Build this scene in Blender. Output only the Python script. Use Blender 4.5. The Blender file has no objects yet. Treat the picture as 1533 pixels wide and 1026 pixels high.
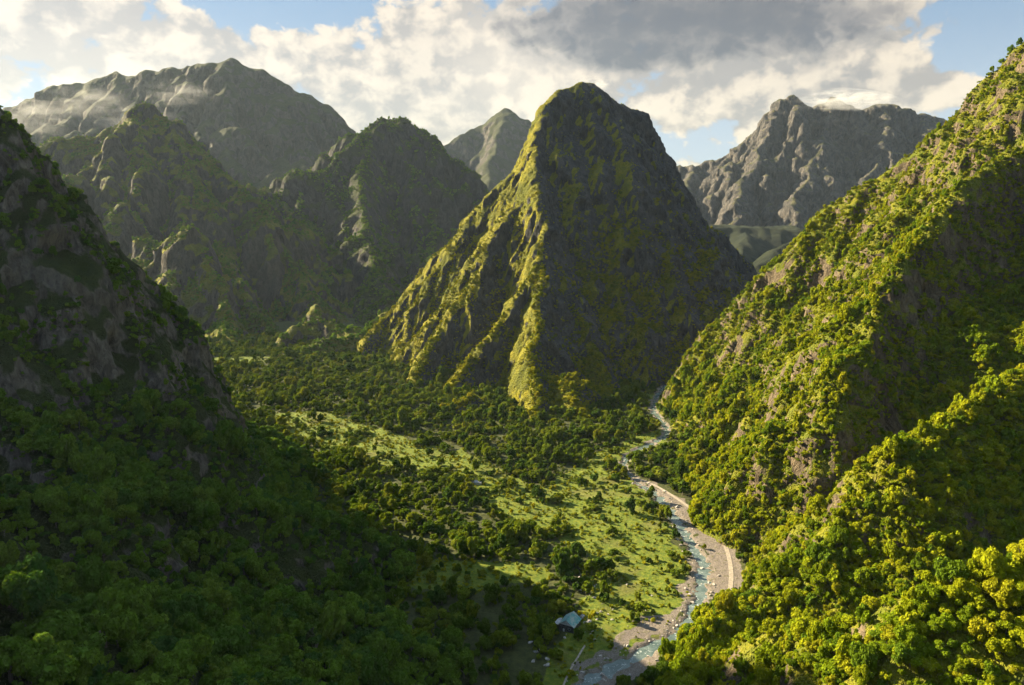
import bpy, math, random
import numpy as np
from mathutils import Vector, Matrix

random.seed(7)
S = bpy.context.scene
COL = S.collection

# ------------------------------------------------------------------ camera model
F_PX = 1095.0; W_PX, H_PX = 1533.0, 1026.0
PITCH = math.radians(9.5)
CAM = np.array([0.0, 0.0, 250.0])
cp, sp = math.cos(PITCH), math.sin(PITCH)

def ray(px, py):
    xc = (px - W_PX / 2) / F_PX; yc = -(py - H_PX / 2) / F_PX
    return np.array([xc, cp + yc * sp, -sp + yc * cp])
def P(px, py, D):                      # a point seen at (px,py), D metres ahead
    d = ray(px, py); return CAM + d * (D / d[1])
def G(px, py, z=0.0):                  # the same on level ground
    d = ray(px, py); return CAM + d * ((z - CAM[2]) / d[2])
def project(X, Y, Z):
    dx, dy, dz = X - CAM[0], Y - CAM[1], Z - CAM[2]
    fw = dy * cp - dz * sp; up = dy * sp + dz * cp
    fw = np.where(fw < 1, 1, fw)
    return W_PX / 2 + F_PX * dx / fw, H_PX / 2 - F_PX * up / fw, fw

# ------------------------------------------------------------------ noise
_r = np.random.RandomState(11)
PERM = _r.permutation(512).astype(np.int32)
_a = _r.rand(512) * 2 * np.pi
GX, GY = np.cos(_a).astype(np.float32), np.sin(_a).astype(np.float32)
_v = _r.randn(512, 3); _v /= np.linalg.norm(_v, axis=1)[:, None]
G3 = _v.astype(np.float32)
def _h(i, j, s): return PERM[(PERM[(i + s * 57) & 511] + j) & 511]
def pn2(x, y, s=0):
    x = np.asarray(x, np.float32); y = np.asarray(y, np.float32)
    xi = np.floor(x).astype(np.int32); yi = np.floor(y).astype(np.int32)
    xf = x - xi; yf = y - yi
    u = xf * xf * xf * (xf * (xf * 6 - 15) + 10); v = yf * yf * yf * (yf * (yf * 6 - 15) + 10)
    def g(i, j):
        h = _h(xi + i, yi + j, s); return GX[h] * (xf - i) + GY[h] * (yf - j)
    a = g(0, 0); b = g(1, 0); c = g(0, 1); d = g(1, 1)
    a = a + u * (b - a); c = c + u * (d - c)
    return (a + v * (c - a)) * 1.5
def pn3(x, y, z, s=0):
    x = np.asarray(x, np.float32); y = np.asarray(y, np.float32); z = np.asarray(z, np.float32)
    xi = np.floor(x).astype(np.int32); yi = np.floor(y).astype(np.int32); zi = np.floor(z).astype(np.int32)
    xf = x - xi; yf = y - yi; zf = z - zi
    u = xf * xf * (3 - 2 * xf); v = yf * yf * (3 - 2 * yf); w = zf * zf * (3 - 2 * zf)
    def g(i, j, k):
        h = PERM[(_h(xi + i, yi + j, s) + zi + k) & 511]; q = G3[h]
        return q[..., 0] * (xf - i) + q[..., 1] * (yf - j) + q[..., 2] * (zf - k)
    def lr(a, b, t): return a + t * (b - a)
    return lr(lr(lr(g(0,0,0), g(1,0,0), u), lr(g(0,1,0), g(1,1,0), u), v),
              lr(lr(g(0,0,1), g(1,0,1), u), lr(g(0,1,1), g(1,1,1), u), v), w) * 1.5
def fbm(x, y, o=5, s=0, gain=.5):
    r = 0; a = 1.0
    for k in range(o):
        r = r + a * pn2(x, y, s + k); x = x * 2.03 + 3.1; y = y * 2.03 - 1.7; a *= gain
    return r
def ridged(x, y, o=4, s=0, gain=.5):
    r = 0; a = 1.0
    for k in range(o):
        r = r + a * (1 - 2 * np.abs(pn2(x, y, s + k))); x = x * 2.07 + 1.3; y = y * 2.07 + 4.2; a *= gain
    return r
def ridged3(x, y, z, o=3, s=0, gain=.5):
    r = 0; a = 1.0
    for k in range(o):
        r = r + a * (1 - 2.2 * np.abs(pn3(x, y, z, s + k))); x = x * 2.1 + 1; y = y * 2.1 + 2; z = z * 2.1 + 3; a *= gain
    return r
def sstep(a, b, x):
    t = np.clip((x - a) / (b - a), 0, 1); return t * t * (3 - 2 * t)
def smax(a, b, k):
    h = np.clip(.5 + .5 * (a - b) / k, 0, 1); return b + (a - b) * h + k * h * (1 - h)
def blur(h, n=1):
    for _ in range(n):
        p = np.pad(h, 1, mode='edge')
        h = (p[1:-1,1:-1] * 4 + 2 * (p[:-2,1:-1] + p[2:,1:-1] + p[1:-1,:-2] + p[1:-1,2:])
             + p[:-2,:-2] + p[2:,2:] + p[:-2,2:] + p[2:,:-2]) / 16
    return h
def bil(h, x0, y0, dx, X, Y):          # bilinear lookup h[y,x]
    fx = np.clip((X - x0) / dx, 0, h.shape[1] - 1.001); fy = np.clip((Y - y0) / dx, 0, h.shape[0] - 1.001)
    i = fx.astype(np.int32); j = fy.astype(np.int32); u = fx - i; v = fy - j
    return (h[j, i] * (1-u) + h[j, i+1] * u) * (1-v) + (h[j+1, i] * (1-u) + h[j+1, i+1] * u) * v

# ------------------------------------------------------------------ ridge terrain
def R(pts, sl, sr, d0=1e9, s2=.5, cap=5.0, blade=True):
    """a ridge line: list of (px,py,depth) or ('w',x,y,z); slopes of its left and right flank"""
    q = [np.array(p[1:], float) if p[0] == 'w' else P(*p) for p in pts]
    return dict(p=np.array(q), sl=sl, sr=sr, d0=d0, s2=s2, cap=cap, blade=blade)
def ridge_height(X, Y, ridges, k):
    H = np.full(X.shape, -400.0)
    for r in ridges:
        hr = np.full(X.shape, -1e4); p = r['p']
        for a, b in zip(p[:-1], p[1:]):
            ex, ey = b[0] - a[0], b[1] - a[1]; L2 = ex * ex + ey * ey + 1e-6
            t = np.clip(((X - a[0]) * ex + (Y - a[1]) * ey) / L2, 0, 1)
            ox, oy = X - a[0] - t * ex, Y - a[1] - t * ey
            d = np.sqrt(ox * ox + oy * oy); L = math.sqrt(L2)
            side = (ex * oy - ey * ox) / (L * (d + 1e-3))          # +1 left, -1 right
            sl = r['sr'] + (r['sl'] - r['sr']) * (side * .5 + .5)
            dd = np.sqrt(d * d + r['cap'] ** 2) - r['cap']
            drop = sl * np.minimum(dd, r['d0']) + r['s2'] * np.maximum(dd - r['d0'], 0)
            hr = np.maximum(hr, a[2] + t * (b[2] - a[2]) - drop)
        H = smax(H, hr, k)
    return H

def erode(h, dx, rounds, acc, k, maxcut, talus=1.6, dif=.0, m=.5):
    """stream-power carving: water runs to the lowest neighbours and cuts gullies, walls slump to the talus slope"""
    h0 = h.copy(); nb = [(-1,0,1),(1,0,1),(0,-1,1),(0,1,1),(-1,-1,1.414),(-1,1,1.414),(1,-1,1.414),(1,1,1.414)]
    def sh(a, j, i, fill):
        p = np.pad(a, 1, mode='constant', constant_values=fill); return p[1+j:p.shape[0]-1+j, 1+i:p.shape[1]-1+i]
    tot=np.ones_like(h)
    for r in range(rounds):
        ws=[]; sm=np.zeros_like(h); mx=np.zeros_like(h)
        for j,i,l in nb:
            s=np.maximum(h-sh(h,j,i,1e5),0)/(l*dx); mx=np.maximum(mx,s); s=s**4; ws.append(s); sm+=s
        ws=[w/(sm+1e-9) for w in ws]
        water=np.ones_like(h); tot=np.ones_like(h)
        for _ in range(acc):
            nw=np.zeros_like(h)
            for (j,i,l),w in zip(nb,ws): nw+=sh(water*w,-j,-i,0)
            water=nw; tot+=water
        cut=np.minimum(k*(tot**m-1)*mx,.5*mx*dx); h=np.maximum(h-cut,h0-maxcut)
        for _ in range(3):
            for j,i,l in nb:
                d=(h-sh(h,j,i,1e5))
                d=np.where(np.abs(d)>1e4,0,d); ex=np.maximum(d-talus*l*dx,0); h=h-ex*.12
        if dif: h=h+dif*(blur(h)-h)
    crest=sstep(.05,.35,(h0-blur(h0,3))/dx)            # sharp crests keep their edge
    return h+.9*crest*(h0-h),tot

def mesh_from(name, V, F, mat, smooth=True, attrs=None):
    me = bpy.data.meshes.new(name)
    V = np.ascontiguousarray(V, np.float32); F = np.ascontiguousarray(F, np.int32); n = F.shape[1]
    me.vertices.add(len(V)); me.vertices.foreach_set('co', V.ravel())
    me.loops.add(F.size); me.loops.foreach_set('vertex_index', F.ravel())
    me.polygons.add(len(F)); me.polygons.foreach_set('loop_start', np.arange(0, F.size, n, dtype=np.int32))
    me.update(calc_edges=True); me.validate()
    me.polygons.foreach_set('use_smooth', np.full(len(me.polygons), smooth))
    for k, a in (attrs or {}).items():
        t = me.attributes.new(k, 'FLOAT', 'POINT'); t.data.foreach_set('value', np.ascontiguousarray(a, np.float32))
    for m in (mat if isinstance(mat, (list, tuple)) else [mat]): me.materials.append(m)
    return me
def link(name, me, parent=None):
    o = bpy.data.objects.new(name, me); COL.objects.link(o)
    if parent: o.parent = parent
    return o
def tag(o, label=None, cat=None, group=None, kind=None):
    if label: o['label'] = label
    if cat: o['category'] = cat
    if group: o['group'] = group
    if kind: o['kind'] = kind
    return o
def grid_mesh(name, X, Y, Z, mat, keep=None, attrs=None):
    ny, nx = Z.shape
    idx = np.arange(ny * nx).reshape(ny, nx)
    F = np.stack([idx[:-1,:-1], idx[:-1,1:], idx[1:,1:], idx[1:,:-1]], -1).reshape(-1, 4)
    if keep is not None:
        k4 = keep.ravel()[F].any(1); F = F[k4]
        used = np.zeros(ny * nx, bool); used[F.ravel()] = True
        re = np.cumsum(used) - 1; F = re[F]
        V = np.stack([X.ravel(), Y.ravel(), Z.ravel()], -1)[used]
        attrs = {k: a.ravel()[used] for k, a in (attrs or {}).items()}
    else:
        V = np.stack([X.ravel(), Y.ravel(), Z.ravel()], -1)
        attrs = {k: a.ravel() for k, a in (attrs or {}).items()}
    return mesh_from(name, V, F, mat, True, attrs)

TDSP = {}; TERR = {}                              # fine height grids for planting
def mountain(name, label, ridges, box, res, mat, k=14, warp=(60, 10), rough=(45, 10), ecell=6, ero=(10, 30, .9, 25, 2., .10), ero2=(6, 40, .4, 8, 2.4, .04),
             rock=(30, 4), floor=-4.0, seed=0, fine=(9, 1.2), jag=(40, 4), key=None, extra=None):
    x0, x1, y0, y1 = box
    # coarse grid: ridges, large noise, water erosion
    ws, wa = warp; c = ecell * 2.6
    X, Y = np.meshgrid(np.arange(x0, x1 + c, c), np.arange(y0, y1 + c, c))
    wx = fbm(X / ws, Y / ws, 3, seed + 1) * wa; wy = fbm(X / ws, Y / ws, 3, seed + 9) * wa
    H = ridge_height(X + wx, Y + wy, ridges, k)
    if extra is not None: H = extra(X, Y, H)
    H = H + (sstep(-10, 120, H) * .75 + .25) * rough[1] * fbm(X / rough[0], Y / rough[0], 5, seed + 20)
    H, _ = erode(H, c, *ero)
    X, Y = np.meshgrid(np.arange(x0, x1 + ecell, ecell), np.arange(y0, y1 + ecell, ecell))
    H = blur(bil(H, x0, y0, c, X, Y), 2) + ecell * .55 * fbm(X / (ecell * 5), Y / (ecell * 5), 4, seed + 30)
    H, flow = erode(H, ecell, *ero2)
    wx = fbm(X / ws, Y / ws, 3, seed + 1) * wa; wy = fbm(X / ws, Y / ws, 3, seed + 9) * wa
    jg = jag[1] * (ridged(X / jag[0], Y / jag[0], 4, seed + 70, .55) - 1.0)
    blade = ridge_height(X + wx, Y + wy, [dict(r, sl=r['sl'] * 1.45 + .35, sr=r['sr'] * 1.45 + .35, cap=ecell * .3, d0=1e9) for r in ridges if r['blade']], .1)
    H = smax(H + jg * (.35 + .65 * sstep(0, 80, H)), blade + jg * .6, ecell * .5)
    # fine grid
    fx = np.arange(x0, x1, res); fy = np.arange(y0, y1, res)
    X, Y = np.meshgrid(fx, fy)
    Z = blur(bil(H, x0, y0, ecell, X, Y), 1)
    fl = bil(np.log(flow), x0, y0, ecell, X, Y)
    Z = Z + fine[1] * fbm(X / fine[0], Y / fine[0], 3, seed + 40)
    gy, gx = np.gradient(Z, res)
    nz = 1 / np.sqrt(1 + gx * gx + gy * gy); nx = -gx * nz; ny = -gy * nz
    slope = 1 - nz
    # crags: push the steep parts in and out along their normal, in 3-D
    rs, ra = rock
    a3 = ra * (.12 + .88 * sstep(.34, .52, blur(slope, 2)))
    dsp = (ridged3(X / rs, Y / rs, Z / (rs * 3.2), 4, seed + 60, .58) - .75) * a3
    Xd, Yd, Zd = X + nx * dsp, Y + ny * dsp, Z + nz * dsp * .6
    TERR[key or name] = (Z, x0, y0, res, box); TDSP[key or name] = (Xd - X, Yd - Y, Zd - Z)
    me = grid_mesh(name, Xd, Yd, Zd, mat, keep=Z > floor, attrs={'flow': fl})
    o = link(name, me)
    tag(o, label, 'mountain', kind='structure')
    return o
#@@MATERIALS
def N(nt, t, **kw):
    n = nt.nodes.new(t)
    for k, v in kw.items():
        if k in n.inputs:
            n.inputs[k].default_value = v
        else: setattr(n, k, v)
    return n
class NT:
    """a little expression writer for node trees"""
    def __init__(s, nt): s.nt = nt
    def l(s, a, b): s.nt.links.new(a, b)
    def put(s, sock, v):
        if hasattr(v, 'is_output'): s.l(v, sock)
        else: sock.default_value = v
    def m(s, op, a, b=None, c=None, clamp=False):
        n = s.nt.nodes.new('ShaderNodeMath'); n.operation = op; n.use_clamp = clamp
        s.put(n.inputs[0], a)
        if b is not None: s.put(n.inputs[1], b)
        if c is not None: s.put(n.inputs[2], c)
        return n.outputs[0]
    def ss(s, x, a, b, lo=0., hi=1.):
        n = s.nt.nodes.new('ShaderNodeMapRange'); n.interpolation_type = 'SMOOTHSTEP'
        s.put(n.inputs[0], x); s.put(n.inputs[1], a); s.put(n.inputs[2], b); s.put(n.inputs[3], lo); s.put(n.inputs[4], hi)
        return n.outputs[0]
    def mix(s, f, a, b, blend='MIX'):
        n = s.nt.nodes.new('ShaderNodeMix'); n.data_type = 'RGBA'; n.blend_type = blend
        s.put(n.inputs[0], f); s.put(n.inputs[6], a if hasattr(a, 'is_output') else (*a, 1)); s.put(n.inputs[7], b if hasattr(b, 'is_output') else (*b, 1))
        return n.outputs[2]
    def noise(s, vec, scale, detail=4, rough=.55, dist=0., out=0, **kw):
        n = s.nt.nodes.new('ShaderNodeTexNoise'); n.noise_dimensions = '3D'
        for k, v in kw.items(): setattr(n, k, v)
        s.l(vec, n.inputs['Vector']); n.inputs['Scale'].default_value = scale; n.inputs['Detail'].default_value = detail
        n.inputs['Roughness'].default_value = rough; n.inputs['Distortion'].default_value = dist
        return n.outputs[out]
    def vor(s, vec, scale, feature='F1', out=0):
        n = s.nt.nodes.new('ShaderNodeTexVoronoi'); n.feature = feature
        s.l(vec, n.inputs['Vector']); n.inputs['Scale'].default_value = scale
        return n.outputs[out]
    def attr(s, name):
        n = s.nt.nodes.new('ShaderNodeAttribute'); n.attribute_name = name; return n.outputs['Fac']
    def xyz(s, x, y, z):
        n = s.nt.nodes.new('ShaderNodeCombineXYZ'); s.put(n.inputs[0], x); s.put(n.inputs[1], y); s.put(n.inputs[2], z); return n.outputs[0]
    def vscale(s, v, sc):
        n = s.nt.nodes.new('ShaderNodeVectorMath'); n.operation = 'MULTIPLY'; s.l(v, n.inputs[0]); n.inputs[1].default_value = sc; return n.outputs[0]
def new_mat(name):
    m = bpy.data.materials.new(name); m.use_nodes = True; m.node_tree.nodes.clear()
    t = NT(m.node_tree); out = m.node_tree.nodes.new('ShaderNodeOutputMaterial')
    b = m.node_tree.nodes.new('ShaderNodeBsdfPrincipled'); t.l(b.outputs[0], out.inputs[0])
    b.inputs['Specular IOR Level'].default_value = .2
    return m, t, b, out
def pos(t): return t.nt.nodes.new('ShaderNodeNewGeometry').outputs['Position']
def bump(t, b, h, strength, dist):
    n = t.nt.nodes.new('ShaderNodeBump'); n.inputs['Strength'].default_value = strength; n.inputs['Distance'].default_value = dist
    t.l(h, n.inputs['Height']); t.l(n.outputs[0], b.inputs['Normal'])

def mountain_mat(name, rockA, rockB, gA, gB, gC, cut=(.52, .66), scale=1.0, rbump=3.0, gbump=1.5, aspect=0.):
    """grass and scrub where soil can hold, bare layered rock where it is too steep"""
    m, t, b, out = new_mat(name)
    g = t.nt.nodes.new('ShaderNodeNewGeometry'); p = g.outputs['Position']
    sx = t.nt.nodes.new('ShaderNodeSeparateXYZ'); t.l(g.outputs['Normal'], sx.inputs[0]); nz = sx.outputs[2]
    n1 = t.noise(p, .012 / scale, 3, .6); n2 = t.noise(p, .09 / scale, 4, .65); n3 = t.noise(p, .5 / scale, 2, .6)
    ps = t.vscale(p, (1, 1, .45)); cr2 = t.noise(ps, .11 / scale, 5, .7, .6)
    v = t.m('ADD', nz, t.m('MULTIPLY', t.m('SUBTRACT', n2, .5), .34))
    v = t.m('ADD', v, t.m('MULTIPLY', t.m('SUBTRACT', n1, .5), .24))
    if aspect: v = t.m('MULTIPLY_ADD', sx.outputs[0], -aspect, v)      # slopes facing left turn greener, those facing right barer
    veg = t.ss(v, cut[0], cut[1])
    rock = t.mix(t.ss(cr2, .3, .7), rockA, rockB)
    rock = t.mix(t.m('MULTIPLY', t.ss(t.noise(ps, .35 / scale, 3, .7), .5, .72), .5), rock, tuple(c * .4 for c in rockA))
    grn = t.mix(t.ss(n2, .35, .65), gA, gB)
    grn = t.mix(t.ss(n1, .45, .65), grn, gC)
    grn = t.mix(t.m('MULTIPLY', t.ss(n3, .5, .75), .6), grn, tuple(c * .45 for c in gA))
    t.l(t.mix(veg, rock, grn), b.inputs['Base Color'])
    b.inputs['Roughness'].default_value = .9
    hr = t.m('MULTIPLY', cr2, rbump)
    hg = t.m('MULTIPLY', n3, gbump)
    hh = t.nt.nodes.new('ShaderNodeMix'); t.l(veg, hh.inputs[0]); t.l(hr, hh.inputs[2]); t.l(hg, hh.inputs[3])
    bump(t, b, hh.outputs[0], 1.0, 4.5 * scale)
    return m

ROCK_A, ROCK_B = (.17, .145, .12), (.33, .285, .24)
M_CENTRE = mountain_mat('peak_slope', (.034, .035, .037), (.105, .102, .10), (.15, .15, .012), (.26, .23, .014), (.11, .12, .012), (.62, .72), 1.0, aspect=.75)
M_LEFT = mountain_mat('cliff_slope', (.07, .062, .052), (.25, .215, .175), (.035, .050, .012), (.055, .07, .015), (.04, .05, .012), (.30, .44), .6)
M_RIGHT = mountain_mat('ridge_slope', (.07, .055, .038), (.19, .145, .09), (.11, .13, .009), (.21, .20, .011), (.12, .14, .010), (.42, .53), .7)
M_MID = mountain_mat('far_slope', (.045, .042, .036), (.115, .10, .084), (.11, .12, .013), (.19, .18, .018), (.08, .095, .014), (.40, .54), 1.6)
M_DARK = mountain_mat('dark_slope', (.034, .033, .032), (.085, .078, .07), (.04, .05, .014), (.07, .08, .018), (.035, .042, .014), (.42, .56), 1.8)
M_FAR = mountain_mat('haze_slope', (.045, .042, .039), (.115, .10, .085), (.045, .052, .02), (.065, .07, .024), (.04, .046, .02), (.50, .66), 3.0)
M_GORGE = mountain_mat('gorge_slope', (.03, .03, .03), (.07, .066, .06), (.018, .026, .012), (.03, .036, .014), (.015, .022, .011), (.4, .55), 1.8)
M_BARE = mountain_mat('bare_slope', (.042, .041, .042), (.145, .128, .112), (.05, .052, .024), (.12, .11, .05), (.06, .06, .025), (.66, .82), 3.0)

# ------------------------------------------------------------------ valley layout
RIVER = [(830,1070,12.0),(880,1022,11.2),(930,992,11.2),(990,965,11.2),(1030,940,9.8),(1046,905,9.0),(1051,870,9.8),(1055,845,9.8),(1043,825,9.0),(1026,800,9.0),
         (1010,775,10.5),(996,757,10.5),(985,741,9.0),(962,726,6.8),(942,712,6.8),(931,698,6.8),(936,686,6.0),(951,675,6.8),(975,664,8.2),(1003,650,8.2),(992,632,7.5),(975,612,6.8),(985,590,7.5),(1000,570,7.5),(960,557,6.8)]
def chaikin(q, n=2):
    for _ in range(n):
        a = q[:-1] * .75 + q[1:] * .25; b = q[:-1] * .25 + q[1:] * .75
        q = np.concatenate([q[:1], np.stack([a, b], 1).reshape(-1, q.shape[1]), q[-1:]])
    return q
RIV = chaikin(np.array([[*G(a, b)[:2], w] for a, b, w in RIVER]), 3)
TRACK = chaikin(np.array([G(a, b)[:2] for a, b in [(952,716),(975,724),(1005,741),(1035,762),(1063,782),(1080,803),(1090,828),(1095,855),(1094,880),(1088,900)]]), 3)
PATH = chaikin(np.array([G(a, b)[:2] for a, b in [(838,1040),(852,1005),(868,980),(876,968)]]), 2)
def dist_line(X, Y, q):
    D = np.full(X.shape, 1e9); Wd = np.zeros(X.shape)
    for a, b in zip(q[:-1], q[1:]):
        ex, ey = b[0]-a[0], b[1]-a[1]; t = np.clip(((X-a[0])*ex + (Y-a[1])*ey) / (ex*ex + ey*ey + 1e-9), 0, 1)
        d = np.hypot(X - a[0] - t*ex, Y - a[1] - t*ey); u = d < D
        D = np.where(u, d, D)
        if len(a) > 2: Wd = np.where(u, a[2] + t*(b[2]-a[2]), Wd)
    return D, Wd
def in_poly(X, Y, poly):
    q = np.array([G(a, b)[:2] for a, b in poly]); c = np.zeros(X.shape, bool); j = len(q) - 1
    for i in range(len(q)):
        xi, yi = q[i]; xj, yj = q[j]
        hit = ((yi > Y) != (yj > Y)) & (X < (xj - xi) * (Y - yi) / (yj - yi + 1e-12) + xi); c ^= hit; j = i
    return c
MEADOWS = [[(650,690),(690,672),(745,700),(800,735),(860,700),(905,705),(960,722),(985,760),(1010,800),(1025,850),(900,842),(800,792),(745,770)],
           [(410,622),(480,615),(560,640),(640,665),(690,690),(700,725),(640,705),(560,692),(470,665),(420,642)],
           [(580,830),(700,838),(820,850),(835,868),(700,888),(610,872)],
           [(880,828),(1022,848),(1032,900),(985,965),(900,1000),(870,1040),(790,1040),(830,980),(865,940),(878,880)],
           [(858,690),(950,655),(998,640),(1003,655),(945,688),(890,712)],
           [(950,590),(1040,578),(1050,612),(980,618)],
           [(306,542),(420,537),(400,546),(330,549)],
           [(940,560),(1040,540),(1050,570),(960,575)]]
GRAVELS = [[(955,715),(1000,736),(1042,762),(1080,782),(1102,818),(1122,872),(1104,898),(1066,902),(1068,860),(1060,830),(1042,802),(1012,768),(985,745)],
           [(1034,925),(1042,952),(1000,990),(950,1015),(900,1040),(860,1040),(930,985),(1000,962)],
           [(1030,820),(1045,850),(1036,900),(1000,935),(930,975),(870,1000),(850,1000),(930,955),(1010,905),(1030,870)]]
def ground_base(X, Y):
    far = sstep(1000, 2600, Y)
    z = fbm(X / 90, Y / 90, 4, 70) * (2.2 + 9 * far) + fbm(X / 16, Y / 16, 2, 77) * .5 * (1 - far)
    z = z + 6 * sstep(60, 500, np.abs(X - 60) - Y * .12) * (1 - far)
    return z
def ground_full(X, Y):
    z = ground_base(X, Y)
    d, w = dist_line(X, Y, RIV)
    e = d - w * .34 + .6 + fbm(X / 9, Y / 9, 4, 90, .6) * 3.4
    flat = 1 - sstep(0, 40, e)
    z = z * (1 - flat * .9)
    z = z - 2.3 * (1 - sstep(-3, 4.5, e))
    dt, _ = dist_line(X, Y, TRACK); ft = 1 - sstep(3, 9, dt); z = z * (1 - ft) + .1 * ft
    return z, e, dt
#@@GROUND
def axis(lo, hi, step, ends, grow=1.13):
    c = list(np.arange(lo, hi + step, step)); s = step; a = c[0]; b = c[-1]; L = []; Rr = []
    while a > ends[0]: s *= grow; a -= s; L.append(a)
    s = step
    while b < ends[1]: s *= grow; b += s; Rr.append(b)
    return np.array(L[::-1] + c + Rr)
gx = axis(-60, 260, 1.6, (-6400, 6400), 1.045); gy = axis(270, 900, 1.8, (-3900, 8900), 1.02)
X, Y = np.meshgrid(gx, gy)
near = (np.abs(X) < 700) & (Y > 100) & (Y < 2600)
Z = ground_base(X, Y); E = np.full(X.shape, 1e3); DT = np.full(X.shape, 1e3)
zz, ee, dd = ground_full(X[near], Y[near]); Z[near] = zz; E[near] = ee; DT[near] = dd
nn = fbm(X / 14, Y / 14, 4, 120)
Xw, Yw = X + 8 * pn2(X / 22, Y / 22, 5) + 4 * fbm(X / 7, Y / 7, 3, 15), Y + 8 * pn2(X / 22, Y / 22, 6) + 4 * fbm(X / 7, Y / 7, 3, 16)
grav = np.zeros(X.shape); mead = np.zeros(X.shape)
for q in GRAVELS: grav = np.maximum(grav, in_poly(Xw, Yw, q).astype(float))
for q in MEADOWS: mead = np.maximum(mead, in_poly(Xw, Yw, q).astype(float))
grav = np.maximum(blur(grav, 1), 1 - sstep(1.5, 5.5, E + nn * 3))
mead = blur(mead, 2)
GROUND = (gx, gy, Z, E, DT, grav, mead)
def gl(k, x, y):                       # lookup on the uneven ground grid
    i = np.clip(np.searchsorted(gx, x) - 1, 0, len(gx) - 2); j = np.clip(np.searchsorted(gy, y) - 1, 0, len(gy) - 2)
    u = np.clip((x - gx[i]) / (gx[i+1] - gx[i]), 0, 1); v = np.clip((y - gy[j]) / (gy[j+1] - gy[j]), 0, 1); a = GROUND[k]
    return (a[j,i]*(1-u) + a[j,i+1]*u)*(1-v) + (a[j+1,i]*(1-u) + a[j+1,i+1]*u)*v

m, t, b, out = new_mat('valley_ground'); M_GROUND = m
p = pos(t); n1 = t.noise(p, .03, 5, .6); n2 = t.noise(p, .25, 5, .65); n3 = t.noise(p, 1.4, 4, .7); vo = t.vor(p, 1.1)
grass = t.mix(t.ss(n2, .38, .62), (.075, .112, .012), (.145, .165, .016)); grass = t.mix(t.ss(n1, .5, .68), grass, (.12, .12, .028))
grass = t.mix(t.m('MULTIPLY', t.ss(n3, .55, .7), .7), grass, (.045, .055, .014))
wood = t.mix(t.ss(n2, .35, .65), (.035, .042, .013), (.065, .07, .02))
c = t.mix(t.ss(t.m('ADD', t.attr('meadow'), t.m('MULTIPLY', t.m('SUBTRACT', n2, .5), .6)), .3, .6), wood, grass)
peb = t.mix(t.ss(n3, .3, .7), (.11, .092, .078), (.24, .20, .168)); peb = t.mix(t.ss(vo, .0, .25), (.36, .32, .28), peb)
peb = t.mix(t.m('MULTIPLY', t.ss(n2, .52, .68), .75), peb, (.10, .10, .03))
c = t.mix(t.ss(t.m('ADD', t.attr('gravel'), t.m('MULTIPLY', t.m('SUBTRACT', n2, .5), .8)), .35, .6), c, peb)
t.l(c, b.inputs['Base Color']); b.inputs['Roughness'].default_value = .95
bump(t, b, t.m('ADD', n3, t.m('MULTIPLY', n2, 2.)), .8, 1.0)
me = grid_mesh('ground', X, Y, Z, M_GROUND, attrs={'gravel': grav, 'meadow': mead})
tag(link('ground', me), 'valley floor of meadow, scrub and gravel', 'ground', kind='structure')

def ribbon(name, q, width, z, mat, n=5, follow=False, rag=0.0):
    V = []; L = len(q)
    tan = np.gradient(q[:, :2], axis=0); tan /= np.linalg.norm(tan, axis=1)[:, None] + 1e-9
    for i in range(L):
        w = width if width else q[i, 2] + 9
        for k in range(n):
            s = (k / (n - 1) - .5) * w * (1 + rag * math.sin(i * 1.7) * .5)
            x, y = q[i, 0] - tan[i, 1] * s, q[i, 1] + tan[i, 0] * s
            V.append((x, y, (float(gl(2, np.array([x]), np.array([y]))[0]) if follow else 0) + z))
    F = [(i*n+k, (i+1)*n+k, (i+1)*n+k+1, i*n+k+1) for i in range(L-1) for k in range(n-1)]
    me = mesh_from(name, V, np.array(F)[:, ::-1], mat); return link(name, me)
m, t, b, out = new_mat('river_water'); p = pos(t)
n1 = t.noise(p, .12, 4, .6); n2 = t.noise(p, .9, 4, .6, .5)
c = t.mix(t.ss(n1, .35, .65), (.065, .095, .085), (.12, .155, .14)); c = t.mix(t.ss(t.noise(p, .45, 6, .8), .56, .66), c, (.55, .58, .56))
t.l(c, b.inputs['Base Color']); b.inputs['Roughness'].default_value = .12; b.inputs['Specular IOR Level'].default_value = .5
bump(t, b, n2, .35, .5)
tag(ribbon('river', RIV, None, -1.05, m, 5), 'shallow blue-green river winding down the valley', 'river', kind='structure')
m, t, b, out = new_mat('packed_dirt'); p = pos(t)
t.l(t.mix(t.ss(t.noise(p, .6, 5, .7), .35, .65), (.22, .185, .145), (.34, .29, .23)), b.inputs['Base Color']); b.inputs['Roughness'].default_value = .95
M_DIRT = m
tag(ribbon('dirt_track', TRACK, 3.2, .18, m, 5, True), 'pale dirt track along the gravel bank', 'track', kind='structure')
tag(ribbon('footpath', PATH, 1.1, .14, m, 3, True), 'narrow earth footpath through the clearing', 'path', kind='structure')
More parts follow.
